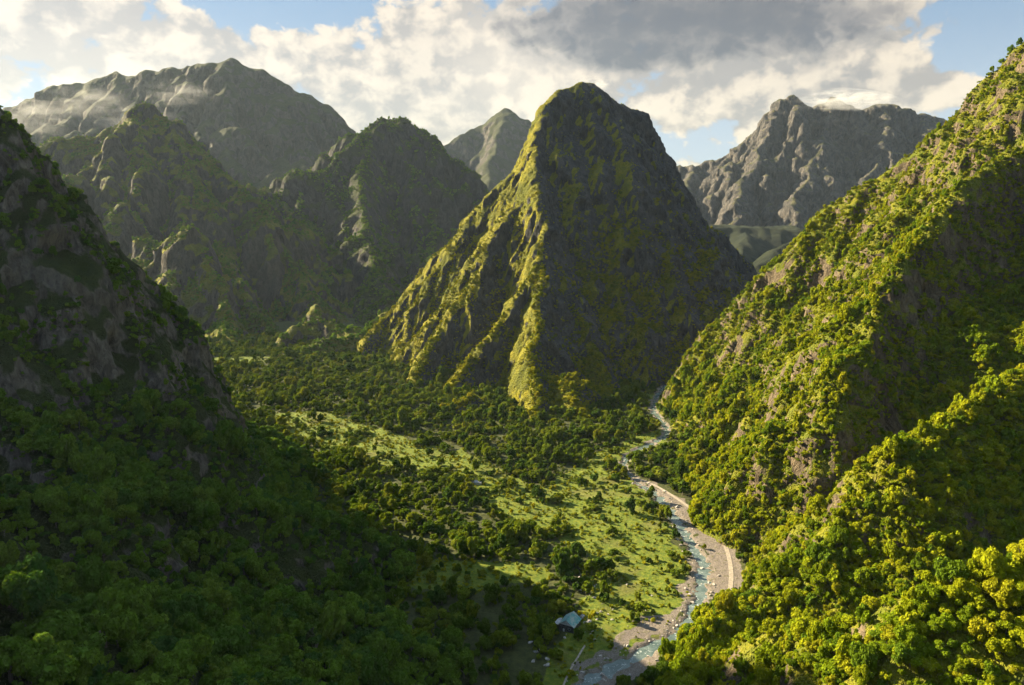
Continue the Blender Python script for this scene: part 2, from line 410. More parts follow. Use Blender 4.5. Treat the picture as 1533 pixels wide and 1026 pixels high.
#@@HILLS
RL = [
 R([('w',-760,250,420),('w',-560,420,400),(-140,40,505),(0,160,520),(40,200,530),(75,240,540),(120,295,560),(150,350,570),(195,380,590),(225,410,610),(250,470,630),(270,520,640),(300,562,650),(308,612,655)], 2.2, 2.2, 80, 1.3),
 R([(-250,560,430),(0,600,440),(90,640,480),(200,630,560),(300,625,640),(360,640,690)], .7, .75),
 R([(-250,760,240),(0,740,300),(130,735,345),(250,740,380),(450,775,450),(560,800,490)], .95, 1.0),
 R([(-350,860,150),(0,900,200),(200,905,250),(400,920,300),(560,950,345),(690,1000,370)], .8, .8),
 R([(-80,470,470),(20,480,478),(60,560,470)], .8, 1.2),
]
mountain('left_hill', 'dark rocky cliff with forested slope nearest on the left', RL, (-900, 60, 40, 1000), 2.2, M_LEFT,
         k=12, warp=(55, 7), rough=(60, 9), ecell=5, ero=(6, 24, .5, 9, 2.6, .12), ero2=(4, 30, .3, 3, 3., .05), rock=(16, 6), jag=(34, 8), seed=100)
RR = [
 R([('w',1100,700,640),(1760,-110,820),(1533,65,860),(1470,125,885),(1420,180,905),(1380,220,920),(1300,270,945),(1230,312,960),(1190,360,970),(1150,400,975),(1100,450,980),(1072,480,985),(1058,530,990),(1045,600,1000)], 1.15, 2.3),
 R([('w',1000,950,430),(1640,150,830),(1533,212,760),(1450,268,715),(1380,342,670),(1332,430,625),(1302,490,595),(1262,548,570),(1195,615,575),(1130,690,572)], 1.8, 1.0, 60, 1.5, 2),
 R([(1600,470,600),(1450,510,600),(1330,545,610),(1260,600,605)], .75, .8, blade=False),
 R([(1420,235,850),(1300,380,860),(1200,470,880),(1120,540,905),(1060,600,930)], .95, .95, blade=False),
 R([(1640,520,560),(1533,560,520),(1430,620,480),(1330,685,445),(1270,760,430),(1210,830,428),(1150,885,440)], 1.0, 1.2),
 R([(1800,780,240),(1533,850,225),(1400,880,235),(1300,910,250),(1150,950,300),(1060,990,345)], 1.2, 1.3),
 R([(1180,868,430),(1110,905,415),(1062,955,385),(1035,1010,352)], .8, .8),
 R([(1160,560,760),(1080,640,720),(1030,690,700)], .95, .95, blade=False),
 R([(1033,540,1030),(1024,565,1030)], 1.6, 1.6),
]
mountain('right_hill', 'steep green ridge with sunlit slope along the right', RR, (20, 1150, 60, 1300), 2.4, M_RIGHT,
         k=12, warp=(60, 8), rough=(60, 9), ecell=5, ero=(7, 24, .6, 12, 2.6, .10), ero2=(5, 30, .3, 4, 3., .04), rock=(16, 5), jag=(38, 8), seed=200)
RC = [
 R([(905,138,1545),(888,121,1530),(868,122,1520),(835,135,1495),(820,152,1475),(808,190,1430),(800,240,1360),(800,270,1320),(817,320,1260),(808,345,1230),(814,400,1170),(802,460,1100),(797,520,1020),(800,590,930),(790,650,855),(785,668,810)], 1.17, 2.1, cap=2, blade=False),
 R([(905,138,1545),(888,121,1530),(868,122,1520),(835,135,1495),(815,155,1475),(808,190,1450)], 1.6, 1.9, cap=1),
 R([(905,138,1545),(950,160,1600),(962,164,1618),(978,192,1655),(1000,240,1710),(1020,290,1760),(1045,332,1810),(1080,350,1860),(1110,380,1910),(1145,418,1960)], 1.9, 1.9, 230, .85),
 R([(700,590,960),(660,610,930),(630,640,890)], 1.0, .9, blade=False),
 R([(640,560,1120),(600,590,1060),(575,620,990)], 1.0, .9, blade=False),
 R([(752,268,1440),(715,302,1438),(690,345,1430),(645,395,1415),(598,447,1395),(558,492,1365),(515,548,1310),(490,575,1250)], 1.35, 1.2, cap=2, blade=False),
 R([(806,400,1178),(752,470,1150),(705,535,1095),(660,595,1010),(630,640,905)], 1.25, 1.25, blade=False),
 R([(770,300,1330),(728,360,1300),(690,430,1255),(655,500,1190),(615,565,1100)], 1.3, 1.3, blade=False),
 R([(850,560,980),(870,610,920),(890,650,860)], .8, .8, blade=False),
 R([(845,430,1200),(875,480,1140),(905,560,1060),(935,612,980)], 1.2, 1.2, blade=False),
 R([(545,570,1130),(520,595,1060),(555,620,990)], .8, .7, blade=False),
]
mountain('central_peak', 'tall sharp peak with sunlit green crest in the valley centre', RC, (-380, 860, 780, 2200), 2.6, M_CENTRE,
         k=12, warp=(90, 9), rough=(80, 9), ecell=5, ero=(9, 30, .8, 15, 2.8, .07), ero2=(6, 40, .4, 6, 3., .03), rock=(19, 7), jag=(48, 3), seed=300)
RM = [
 R([(-60,300,2150),(65,215,2200),(130,200,2220),(170,190,2240),(225,165,2250),(262,192,2235),(300,228,2200),(345,270,2150),(390,300,2080),(430,380,1950),(470,440,1800)], .8, .8),
 R([(225,165,2250),(205,230,2120),(180,280,2000),(160,350,1850),(150,430,1700)], .8, .8),
 R([(262,192,2235),(300,290,2050),(330,370,1880),(370,440,1700),(400,500,1520)], .8, .8),
 R([(200,360,1760),(245,360,1720),(282,345,1700),(300,380,1670),(330,450,1560),(345,520,1420)], 1.3, 1.3),
 R([(470,455,1520),(500,480,1480),(540,500,1430)], 1.2, 1.2), R([(475,456,1520),(440,495,1450),(405,525,1380)], 1.2, 1.2),
 R([(590,480,1500),(535,490,1400),(470,520,1330)], .7, .7),
]
mountain('valley_hill', 'green peak with broken spurs left of the valley', RM, (-1900, -100, 1240, 2900), 4.2, M_MID,
         k=20, warp=(150, 24), rough=(170, 34), ecell=8, ero=(16, 34, 2.4, 115, 1.9, .035), ero2=(8, 40, .7, 22, 2.4, .015), rock=(32, 9), fine=(22, 2), jag=(90, 24), seed=400)
RD = [
 R([(380,300,2500),(400,285,2500),(440,262,2520),(500,240,2600),(545,195,2800),(562,178,2890),(585,173,2900),(615,183,2900),(650,220,2880),(700,262,2820),(740,300,2760),(800,380,2700)], .8, .85),
 R([(545,195,2800),(540,290,2450),(560,400,2000),(590,460,1750)], .8, .8),
 R([(440,262,2520),(450,340,2300),(480,420,1950)], .8, .8),
 R([(650,220,2880),(650,330,2500),(640,420,2050)], .8, .8),
]
mountain('dark_hill', 'dark rounded mountain behind the central peak, left', RD, (-1300, 300, 1500, 3600), 6, M_DARK,
         k=22, warp=(150, 22), rough=(170, 30), ecell=9, ero=(16, 34, 2.4, 105, 1.9, .035), ero2=(8, 40, .7, 22, 2.4, .015), rock=(36, 9), fine=(25, 2), jag=(100, 22), seed=500)
RF = [
 R([(-250,260,4300),(-100,200,4250),(0,165,4200),(60,140,4200),(120,122,4200),(175,104,4200),(212,122,4150),(250,108,4120),(300,100,4100),(345,91,4100),(392,101,4100),(440,130,4080),(460,158,4060),(495,163,4050),(540,205,4000),(600,260,3900)], .8, .85),
 R([(345,91,4100),(340,190,3700),(360,280,3250)], .8, .8), R([(175,104,4200),(150,190,3800),(110,240,3400)], .8, .8),
 R([(460,158,4060),(430,230,3650),(400,290,3200)], .8, .8),
]
mountain('far_hill', 'broad misty mountain on the skyline at left', RF, (-4600, -300, 2700, 5600), 8, M_FAR,
         k=40, warp=(260, 35), rough=(300, 55), ecell=12, ero=(14, 34, 2.4, 130, 1.8, .06), ero2=(8, 40, .8, 26, 2.2, .02), rock=(70, 22), fine=(45, 4), jag=(170, 20), seed=600)
RH = [
 R([(600,262,5600),(638,232,5700),(672,214,5800),(700,193,5900),(738,180,6000),(758,162,6000),(772,181,6000),(790,177,6000),(830,235,5900),(900,300,5800)], .9, .9),
 R([(758,162,6000),(735,240,5400),(730,300,4900)], .8, .8),
]
mountain('distant_peak', 'blue pointed peak between the dark mountain and central peak', RH, (-1900, 1300, 4400, 7000), 10, M_FAR,
         k=40, warp=(260, 20), rough=(300, 40), ecell=20, ero=(12, 30, 3., 120, 1.7, .10), ero2=(6, 40, 1., 30, 2., .04), rock=(90, 18), fine=(45, 4), jag=(170, 20), seed=700)
RB = [
 R([(960,240,5200),(1003,246,5150),(1040,250,5100),(1080,235,5050),(1110,215,5020),(1135,190,5000),(1165,160,5000),(1192,151,5000),(1215,161,5000),(1250,151,5000),(1290,160,5000),(1330,152,5000),(1355,163,5000),(1375,172,5000),(1387,168,5000),(1412,176,5000),(1500,215,4900),(1650,260,4800)], 1.0, .95),
 R([(1165,160,5000),(1130,240,4650),(1100,310,4250)], .9, .9), R([(1250,151,5000),(1225,230,4600),(1180,310,4200)], .9, .9),
 R([(1330,152,5000),(1320,220,4650),(1270,320,4150)], .9, .9), R([(1412,176,5000),(1400,240,4600),(1350,330,4100)], .9, .9),
 R([(1040,250,5100),(1020,290,4700),(1010,330,4200)], .8, .8),
]
mountain('bare_mountain', 'bare grey-brown mountain with furrowed faces at right', RB, (500, 4300, 3500, 6400), 7, M_BARE,
         k=40, warp=(240, 35), rough=(280, 60), ecell=11, ero=(18, 40, 2.6, 170, 2.0, .05), ero2=(9, 40, .9, 34, 2.6, .015), rock=(60, 24), fine=(40, 5), jag=(150, 18), seed=800)
RP = [
 R([(980,335,3700),(1060,338,3700),(1120,340,3720),(1200,344,3700),(1300,348,3650),(1450,340,3600)], .0, .8, cap=10),
 R([(1240,330,2700),(1200,350,2600),(1160,375,2400),(1130,400,2200)], .7, .7),
 R([(1120,345,3600),(1110,370,3200),(1100,400,2800)], .6, .6),
]
mountain('plateau', 'flat shelf and dark gorge below the bare mountain', RP, (600, 2700, 1900, 3900), 9, M_GORGE,
         k=20, warp=(160, 20), rough=(150, 14), ecell=14, ero=(8, 30, 1.5, 45, 1.7, .08), ero2=(5, 30, .6, 15, 2., .04), rock=(60, 8), fine=(30, 3), jag=(120, 8), seed=900)
#@@TREES
def leaf_mat(name, cA, cB, cC):
    m = bpy.data.materials.new(name); m.use_nodes = True; nt = m.node_tree; nt.nodes.clear(); t = NT(nt)
    out = nt.nodes.new('ShaderNodeOutputMaterial'); g = nt.nodes.new('ShaderNodeNewGeometry'); oi = nt.nodes.new('ShaderNodeObjectInfo')
    n = t.noise(oi.outputs['Location'], .02, 2, .6); r = oi.outputs['Random']; ri = g.outputs['Random Per Island']
    c = t.mix(t.ss(t.m('ADD', n, t.m('MULTIPLY', t.m('SUBTRACT', r, .5), .5)), .3, .7), cA, cB)
    c = t.mix(t.m('MULTIPLY', t.ss(r, .78, .98), .8), c, cC)
    c = t.mix(t.m('MULTIPLY', t.ss(r, .20, .05), .75), c, (cA[0] * .55, cA[1] * .7, cA[2] * 1.6))
    c = t.mix(t.m('MULTIPLY', ri, .55), c, tuple(x * .42 for x in cA))
    d = nt.nodes.new('ShaderNodeBsdfDiffuse'); tr = nt.nodes.new('ShaderNodeBsdfTranslucent'); mx = nt.nodes.new('ShaderNodeMixShader')
    t.l(c, d.inputs[0]); t.l(t.mix(1., c, (1.15, 1.05, .5), 'MULTIPLY'), tr.inputs[0]); mx.inputs[0].default_value = .3
    t.l(d.outputs[0], mx.inputs[1]); t.l(tr.outputs[0], mx.inputs[2]); t.l(mx.outputs[0], out.inputs[0]); return m
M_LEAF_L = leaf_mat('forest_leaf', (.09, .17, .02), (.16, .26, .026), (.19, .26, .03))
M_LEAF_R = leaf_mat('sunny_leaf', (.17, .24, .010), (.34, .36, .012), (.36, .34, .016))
M_LEAF_P = leaf_mat('peak_leaf', (.17, .21, .012), (.36, .35, .016), (.40, .36, .022))
M_LEAF_V = leaf_mat('valley_leaf', (.085, .14, .014), (.18, .23, .018), (.22, .23, .022))
m, t, b, out = new_mat('bark'); t.l(t.mix(t.noise(pos(t), 2., 4), (.09, .07, .05), (.2, .17, .13)), b.inputs['Base Color']); M_BARK = m

def crown_geo(seed, nq, size, flat=.72):
    """leaf clumps over the shells of several lobes: a crown one metre across, base at z=0"""
    r = np.random.RandomState(seed); nl = r.randint(11, 18); C = []; Rr = []; el = .75 + .4 * r.rand(); th = r.rand() * 6.283; flat = flat * (.62 + .75 * r.rand() + (.35 if seed % 4 == 3 else 0))
    for i in range(nl):
        a = r.rand() * 6.283; q = .40 * math.sqrt(r.rand()); x_, y_ = q * math.cos(a), q * math.sin(a) * el
        C.append((x_ * math.cos(th) - y_ * math.sin(th), x_ * math.sin(th) + y_ * math.cos(th), .20 + (.52 * r.rand() + .16) * (1 - 1.1 * q))); Rr.append(.085 + .13 * r.rand() ** 1.5)
    C = np.array(C); Rr = np.array(Rr); k = r.choice(nl, nq * 2, p=Rr ** 2 / (Rr ** 2).sum())
    n = r.randn(nq * 2, 3); n /= np.linalg.norm(n, axis=1)[:, None]; n[:, 2] = np.where(r.rand(nq * 2) < .6, np.abs(n[:, 2]), n[:, 2])
    p = C[k] + n * (Rr[k] * (.62 + .52 * r.rand(nq * 2)))[:, None]
    d = np.linalg.norm(p[:, None] - C[None], axis=2) - Rr[None] * .58
    keep = np.where((d > 0).all(1) & (p[:, 2] > .08))[0][:nq]; p = p[keep]; n = n[keep]; m_ = len(p)
    nn = n + r.randn(m_, 3) * .6 + [0, 0, .25]; nn /= np.linalg.norm(nn, axis=1)[:, None]
    u = np.cross(nn, r.randn(m_, 3)); u /= np.linalg.norm(u, axis=1)[:, None]; v = np.cross(nn, u)
    sa = size * (.45 + 1.0 * r.rand(m_))[:, None]; sb = sa * (.55 + .5 * r.rand(m_))[:, None]
    fold = nn * sa * .25
    V = np.stack([p - u * sa, p - v * sb * (.6 + .6 * r.rand(m_, 1)) + fold, p + u * sa * (.7 + .5 * r.rand(m_, 1)), p + v * sb + fold * .5], 1).reshape(-1, 3)
    V[:, 2] *= flat / .72
    return V, np.arange(m_ * 4).reshape(-1, 4)
def trunk_geo(seed):
    """a tapered trunk that forks into three limbs inside the crown"""
    r = np.random.RandomState(seed); V = []; F = []
    def limb(a, b, ra, rb):
        a = np.array(a); b = np.array(b); ax = (b - a) / np.linalg.norm(b - a); u = np.cross(ax, [.3, .9, .1]); u /= np.linalg.norm(u); v = np.cross(ax, u); o = len(V)
        for q, rad in ((a, ra), (a + (b - a) * .5 + u * rad_j(), (ra + rb) / 2), (b, rb)):
            for k in range(6): V.append(q + (u * math.cos(k * 1.0472) + v * math.sin(k * 1.0472)) * rad)
        for s_ in range(2):
            for k in range(6): F.append((o + s_*6 + k, o + s_*6 + (k+1) % 6, o + s_*6+6 + (k+1) % 6, o + s_*6+6 + k))
    def rad_j(): return (r.rand() - .5) * .03
    top = (r.randn() * .02, r.randn() * .02, .26); limb((0, 0, -.25), top, .035, .022)
    for k in range(3):
        a = k * 2.1 + r.rand(); limb(top, (.2 * math.cos(a), .2 * math.sin(a), .48 + .12 * r.rand()), .019, .006)
    return np.array(V), np.array(F)
def source(name, n, quads, size, mat, flat=.72, trunk=True):
    c = bpy.data.collections.new(name)
    for i in range(n):
        V, Fq = crown_geo(50 + i, quads, size, flat)
        if trunk:
            V2, F2 = trunk_geo(i); me = mesh_from(name, np.vstack([V, V2]), np.vstack([Fq, F2 + len(V)]), [mat, M_BARK], False)
            mi = np.zeros(len(me.polygons), np.int32); mi[len(Fq):] = 1; me.polygons.foreach_set('material_index', mi)
        else: me = mesh_from(name, V, Fq, mat, False)
        c.objects.link(bpy.data.objects.new(name, me))
    return c
def scatter(name, label, cat, coll, X, Y, Z, D, nvar, seed, tilt=.12, squash=None):
    r = np.random.RandomState(seed); n = len(X)
    me = bpy.data.meshes.new(name); me.vertices.add(n)
    me.vertices.foreach_set('co', np.stack([X, Y, Z], -1).astype(np.float32).ravel())
    sc = np.stack([D * (.85 + .3 * r.rand(n)), D * (.85 + .3 * r.rand(n)), D * (.8 + .5 * r.rand(n))], -1)
    ro = np.stack([r.randn(n) * tilt, r.randn(n) * tilt, r.rand(n) * 6.283], -1)
    for k, ty, v in (('size', 'FLOAT_VECTOR', sc), ('turn', 'FLOAT_VECTOR', ro)):
        me.attributes.new(k, ty, 'POINT').data.foreach_set('vector', v.astype(np.float32).ravel())
    me.attributes.new('variant', 'INT', 'POINT').data.foreach_set('value', r.randint(0, nvar, n).astype(np.int32))
    o = link(name, me); ng = bpy.data.node_groups.new(name, 'GeometryNodeTree')
    ng.interface.new_socket('Geometry', in_out='INPUT', socket_type='NodeSocketGeometry'); ng.interface.new_socket('Geometry', in_out='OUTPUT', socket_type='NodeSocketGeometry')
    gi = ng.nodes.new('NodeGroupInput'); go = ng.nodes.new('NodeGroupOutput'); ci = ng.nodes.new('GeometryNodeCollectionInfo')
    ci.inputs['Collection'].default_value = coll; ci.inputs['Separate Children'].default_value = True; ci.inputs['Reset Children'].default_value = True
    ip = ng.nodes.new('GeometryNodeInstanceOnPoints'); ip.inputs['Pick Instance'].default_value = True
    def na(k, ty):
        q = ng.nodes.new('GeometryNodeInputNamedAttribute'); q.data_type = ty; q.inputs['Name'].default_value = k; return q.outputs['Attribute']
    L = ng.links.new; L(gi.outputs[0], ip.inputs['Points']); L(ci.outputs[0], ip.inputs['Instance']); L(na('variant', 'INT'), ip.inputs['Instance Index'])
    L(na('turn', 'FLOAT_VECTOR'), ip.inputs['Rotation']); L(na('size', 'FLOAT_VECTOR'), ip.inputs['Scale']); L(ip.outputs[0], go.inputs[0])
    o.modifiers.new('scatter', 'NODES').node_group = ng
    tag(o, label, cat, kind='stuff'); return o
def ground_z(x, y): return gl(2, x, y)
def sample(key, dens, seed, maxslope=.55, ymax=1e9):
    """points over a hill, thinned on the steepest rock, kept where the camera side can see them"""
    Z, x0, y0, res, box = TERR[key]; r = np.random.RandomState(seed)
    n = int((box[1] - box[0]) * (box[3] - box[2]) * dens)
    x = box[0] + r.rand(n) * (box[1] - box[0] - 2 * res); y = box[2] + r.rand(n) * (box[3] - box[2] - 2 * res)
    z = bil(Z, x0, y0, res, x, y); e = res * 1.5
    gx_ = (bil(Z, x0, y0, res, x + e, y) - bil(Z, x0, y0, res, x - e, y)) / (2 * e); gy_ = (bil(Z, x0, y0, res, x, y + e) - bil(Z, x0, y0, res, x, y - e)) / (2 * e)
    nz = 1 / np.sqrt(1 + gx_**2 + gy_**2); nx, ny = -gx_ * nz, -gy_ * nz
    d = np.sqrt(x**2 + y**2 + (z - 250)**2); face = (-x * nx - y * ny + (250 - z) * nz) / d
    px, py, fw = project(x, y, z)
    ok = (z > ground_z(x, y) + .3) & (face > -.22) & (px > -420) & (px < 1950) & (py < 1350) & (y > 40) & (y < ymax) & (d > 60)
    nse = fbm(x / 30, y / 30, 3, seed)
    ok &= (1 - nz) < maxslope + .12 * nse
    q0, q1, q2 = [bil(a, x0, y0, res, x, y) for a in TDSP[key]]
    return (x + q0)[ok], (y + q1)[ok], (z + q2)[ok], (1 - nz)[ok], nse[ok], d[ok]
rs = np.random.RandomState(3)
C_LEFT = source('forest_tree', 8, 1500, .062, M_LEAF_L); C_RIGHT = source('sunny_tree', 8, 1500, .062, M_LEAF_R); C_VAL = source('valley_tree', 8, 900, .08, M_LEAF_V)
C_FAR = source('peak_bush', 5, 260, .14, M_LEAF_P, .6, False); C_MID = source('hill_bush', 5, 180, .17, M_LEAF_L, .6, False); C_FARR = source('ridge_bush', 5, 260, .15, M_LEAF_R, .6, False)
# --- left hill, right hill and valley trees
xl, yl, zl, sl_, nl_, dl = sample('left_hill', 1 / 15., 21, .50); Dl = (5.0 + 8.5 * rs.rand(len(xl)) ** 2.2) * (1 + .25 * nl_); Dl *= 1 - .55 * sstep(.28, .48, sl_)
xr, yr, zr, sr_, nr_, dr = sample('right_hill', 1 / 5.2, 22, .80); q = (sr_ < .53 + .12 * nr_) | (dr < 440); xr, yr, zr, sr_, nr_, dr = [a[q] for a in (xr, yr, zr, sr_, nr_, dr)]; Dr = (2.5 + 7.2 * rs.rand(len(xr)) ** 3) * (1 + .25 * nr_); Dr *= 1 - .5 * sstep(.32, .52, sr_)
high = sstep(150, 330, zr) * sstep(500, 700, dr); Dr *= 1 - .5 * high; kp = rs.rand(len(xr)) > .2 * high
xr, yr, zr, Dr, dr = xr[kp], yr[kp], zr[kp], Dr[kp], dr[kp]
n = 60000; xv = -620 + rs.rand(n) * 1000; yv = 200 + rs.rand(n) ** .8 * 1350; zv = ground_z(xv, yv)
hid = np.zeros(n, bool)
for k in ('left_hill', 'right_hill', 'central_peak', 'valley_hill'):
    Zk, a0, b0, rr, bx = TERR[k]; ins = (xv > bx[0]) & (xv < bx[1] - 5) & (yv > bx[2]) & (yv < bx[3] - 5); hid |= ins & (bil(Zk, a0, b0, rr, xv, yv) > zv + .5)
mv = gl(6, xv, yv); gv = gl(5, xv, yv); ev = gl(3, xv, yv); tv = gl(4, xv, yv); nv = fbm(xv / 28, yv / 28, 3, 33)
prob = np.where(mv > .45, np.where(nv > .26, .55, .05), np.where(nv > -.25, .95, .6)); prob *= np.where(fbm(xv / 75, yv / 75, 3, 55) < -.28, .5, 1.); prob *= 1 - sstep(.2, .5, gv) * .985
pv, qv, fv = project(xv, yv, zv)
okv = ~hid & (rs.rand(n) < prob) & (ev > 4) & (tv > 5) & (pv > -300) & (pv < 1850) & (qv < 1250)
xv, yv, zv, mv, nv = xv[okv], yv[okv], zv[okv], mv[okv], nv[okv]; Dv = (3.2 + 8.5 * rs.rand(len(xv)) ** 3) * (1 + .35 * nv) * np.where(mv > .45, .75, 1.0)
dv = np.sqrt(xv**2 + yv**2 + (zv - 250)**2)
# --- the 300 trees that show largest become trees of their own
ax_ = np.concatenate([xl, xr, xv]); ay = np.concatenate([yl, yr, yv]); az_ = np.concatenate([zl, zr, zv]); aD = np.concatenate([Dl, Dr, Dv]); ad = np.concatenate([dl, dr, dv])
src = np.repeat([0, 1, 2], [len(xl), len(xr), len(xv)])
tp, tq, tf = project(ax_, ay, az_ + aD * .4); tr_ = F_PX * aD * .46 / tf
cand = np.where((tp > -10) & (tp < 1543) & (tq > 0) & (tq < 1036))[0]; cand = cand[np.argsort(ad[cand])][:6000]
buf = np.zeros((260, 385), bool); gxs, gys = np.meshgrid(np.arange(385) * 4 + 2, np.arange(260) * 4 + 2); vis = np.zeros(len(ax_))
for i in cand:
    a0 = max(int((tp[i] - tr_[i]) / 4), 0); a1 = min(int((tp[i] + tr_[i]) / 4) + 1, 384); b0 = max(int((tq[i] - tr_[i]) / 4), 0); b1 = min(int((tq[i] + tr_[i]) / 4) + 1, 259)
    if a1 <= a0 or b1 <= b0: continue
    disc = (gxs[b0:b1, a0:a1] - tp[i]) ** 2 + (gys[b0:b1, a0:a1] - tq[i]) ** 2 < tr_[i] ** 2
    vis[i] = (disc & ~buf[b0:b1, a0:a1]).sum(); buf[b0:b1, a0:a1] |= disc
pick = np.argsort(-vis)[:296]; single = np.zeros(len(ax_), bool); single[pick] = True
NEAR = {}
for k, mat in ((0, M_LEAF_L), (1, M_LEAF_R), (2, M_LEAF_V)):
    NEAR[k] = [mesh_from('crown', *crown_geo(200 + 10 * k + i, 3600, .040), mat, False) for i in range(10)]
TRUNK = [mesh_from('trunk', *trunk_geo(40 + i), M_BARK, True) for i in range(3)]
TLAB = {0: ('broad dark green tree in the shaded forest at lower left', 'trees of the shaded forest'), 1: ('yellow-green leafy tree in the dense forest at lower right', 'trees of the sunny slope'),
        2: ('round green tree standing on the valley floor', 'trees on the valley floor')}
def tree(x, y, z, D, k, label, group, hz=1.0):
    o = bpy.data.objects.new('broadleaf_tree', None); COL.objects.link(o); o.location = (x, y, z); o.empty_display_size = .1
    o.rotation_euler = (rs.randn() * .06, rs.randn() * .06, rs.rand() * 6.283); o.scale = (D * (.9 + .2 * rs.rand()), D * (.9 + .2 * rs.rand()), D * hz * (.85 + .35 * rs.rand()))
    tag(o, label, 'tree', group)
    link('trunk', TRUNK[rs.randint(3)], o); link('crown', NEAR[k][rs.randint(10)], o); return o
for i in pick: tree(ax_[i], ay[i], az_[i], aD[i] * 1.05, src[i], *TLAB[src[i]])
rest = ~single
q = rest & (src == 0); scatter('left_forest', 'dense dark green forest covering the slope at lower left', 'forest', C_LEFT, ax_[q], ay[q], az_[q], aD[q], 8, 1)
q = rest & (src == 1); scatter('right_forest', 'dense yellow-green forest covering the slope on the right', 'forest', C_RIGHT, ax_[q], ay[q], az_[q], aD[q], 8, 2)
q = rest & (src == 2); scatter('valley_forest', 'green woodland and scattered trees over the valley floor', 'forest', C_VAL, ax_[q], ay[q], az_[q], aD[q], 8, 3)
# --- low scrub in the meadows
n = 60000; xs = -420 + rs.rand(n) * 640; ys = 330 + rs.rand(n) * 720; ns = fbm(xs / 12, ys / 12, 3, 50)
q = (gl(6, xs, ys) > .25) & (gl(3, xs, ys) > 3) & (gl(4, xs, ys) > 3) & (ns > .02 + .9 * (rs.rand(n) - .5)); q &= (gl(5, xs, ys) < .3) | (rs.rand(n) < .3)
xs, ys = xs[q], ys[q]
scatter('meadow_scrub', 'low scrub dotted over the meadows', 'scrub', C_FAR, xs, ys, ground_z(xs, ys) - .1, .9 + 2.4 * rs.rand(len(xs)) ** 3, 5, 4)
x, y, z, s_, nn_, d = sample('central_peak', 1 / 6., 23, .54); D = (2.0 + 3.8 * rs.rand(len(x)) ** 2.4) * (1 - .55 * sstep(150, 420, z)) * (1 + .25 * nn_) * (1.15 - .4 * sstep(.2, .5, s_)); xk, yk, zk, sk, nk, dk_ = sample('right_hill', 1 / 4., 27, .95); q = (sk > .44) & (nk > -.2) & (dk_ > 430) & (rs.rand(len(xk)) < .6)
scatter('cliff_bush', 'bushes growing on the rocky band of the right slope', 'scrub', C_FARR, xk[q], yk[q], zk[q] - .3, 1.4 + 2.8 * rs.rand(q.sum()) ** 2, 5, 9)
Zc, a0, b0, rr, _ = TERR['central_peak']; dzx = (bil(Zc, a0, b0, rr, x + 6, y) - bil(Zc, a0, b0, rr, x - 6, y)) / 12
q = (rs.rand(len(x)) > .7 * sstep(120, 330, z) - .4 * nn_) & (rs.rand(len(x)) > .85 * sstep(-.3, -.9, dzx) * sstep(10, 90, z))
xc, yc_, zc, sc_, nc_, dc_ = sample('left_hill', 1 / 4.5, 26, .85); q = (sc_ > .36) & (nc_ > -.1) & (rs.rand(len(xc)) < .5)
scatter('cliff_scrub', 'dark bushes clinging to ledges of the cliff at left', 'scrub', C_MID, xc[q], yc_[q], zc[q] - .3, 2.2 + 3.2 * rs.rand(q.sum()) ** 2, 5, 8)
xk, yk, zk, sk, nk, dk_ = sample('right_hill', 1 / 4., 27, .95); q = (sk > .44) & (nk > -.2) & (dk_ > 430) & (rs.rand(len(xk)) < .6)
scatter('cliff_bush', 'bushes growing on the rocky band of the right slope', 'scrub', C_FARR, xk[q], yk[q], zk[q] - .3, 1.4 + 2.8 * rs.rand(q.sum()) ** 2, 5, 9)
Zc, a0, b0, rr, _ = TERR['central_peak']; dzx = (bil(Zc, a0, b0, rr, x + 6, y) - bil(Zc, a0, b0, rr, x - 6, y)) / 12
q = (rs.rand(len(x)) > .7 * sstep(120, 330, z) - .4 * nn_) & (rs.rand(len(x)) > .85 * sstep(-.3, -.9, dzx) * sstep(10, 90, z))
scatter('peak_scrub', 'trees and bushes covering the lower slopes of the central peak', 'scrub', C_FAR, x[q], y[q], z[q] - .3, D[q], 5, 5)
x, y, z, s_, nn_, d = sample('valley_hill', 1 / 20., 24, .46); D = (3 + 6 * rs.rand(len(x)) ** 2.4) * (1 + .3 * nn_) * (1 - .4 * sstep(200, 600, z))
scatter('hill_scrub', 'dark trees and bushes over the green peak at left', 'scrub', C_MID, x, y, z - .5, D, 5, 6)
x, y, z, s_, nn_, d = sample('dark_hill', 1 / 36., 25, .44); D = (4 + 6 * rs.rand(len(x)) ** 2.4) * (1 + .3 * nn_)
scatter('dark_scrub', 'dark forest over the rounded mountain behind', 'scrub', C_MID, x, y, z - .5, D, 5, 7)
#@@THINGS
class MB:
    def __init__(s): s.v = []; s.f = []
    def box(s, c, d, rz=0.0, rx=0.0):
        o = len(s.v); R_ = Matrix.Rotation(rz, 3, 'Z') @ Matrix.Rotation(rx, 3, 'X')
        for x in (-.5, .5):
            for y in (-.5, .5):
                for z in (-.5, .5): s.v.append(tuple(Vector(c) + R_ @ Vector((x * d[0], y * d[1], z * d[2]))))
        s.f += [tuple(o + i for i in q) for q in ((0,1,3,2),(4,6,7,5),(0,4,5,1),(2,3,7,6),(0,2,6,4),(1,5,7,3))]; return s
    def poly(s, pts, ext):
        """a flat outline pushed out along ext"""
        o = len(s.v); n = len(pts); s.v += [tuple(p) for p in pts] + [tuple(Vector(p) + Vector(ext)) for p in pts]
        s.f.append(tuple(o + i for i in range(n))[::-1]); s.f.append(tuple(o + n + i for i in range(n)))
        for i in range(n): s.f.append((o + i, o + (i+1) % n, o + n + (i+1) % n, o + n + i))
        return s
    def build(s, name, mat, parent):
        me = bpy.data.meshes.new(name); me.from_pydata(s.v, [], s.f); me.update(); me.materials.append(mat)
        o = link(name, me, parent); return o
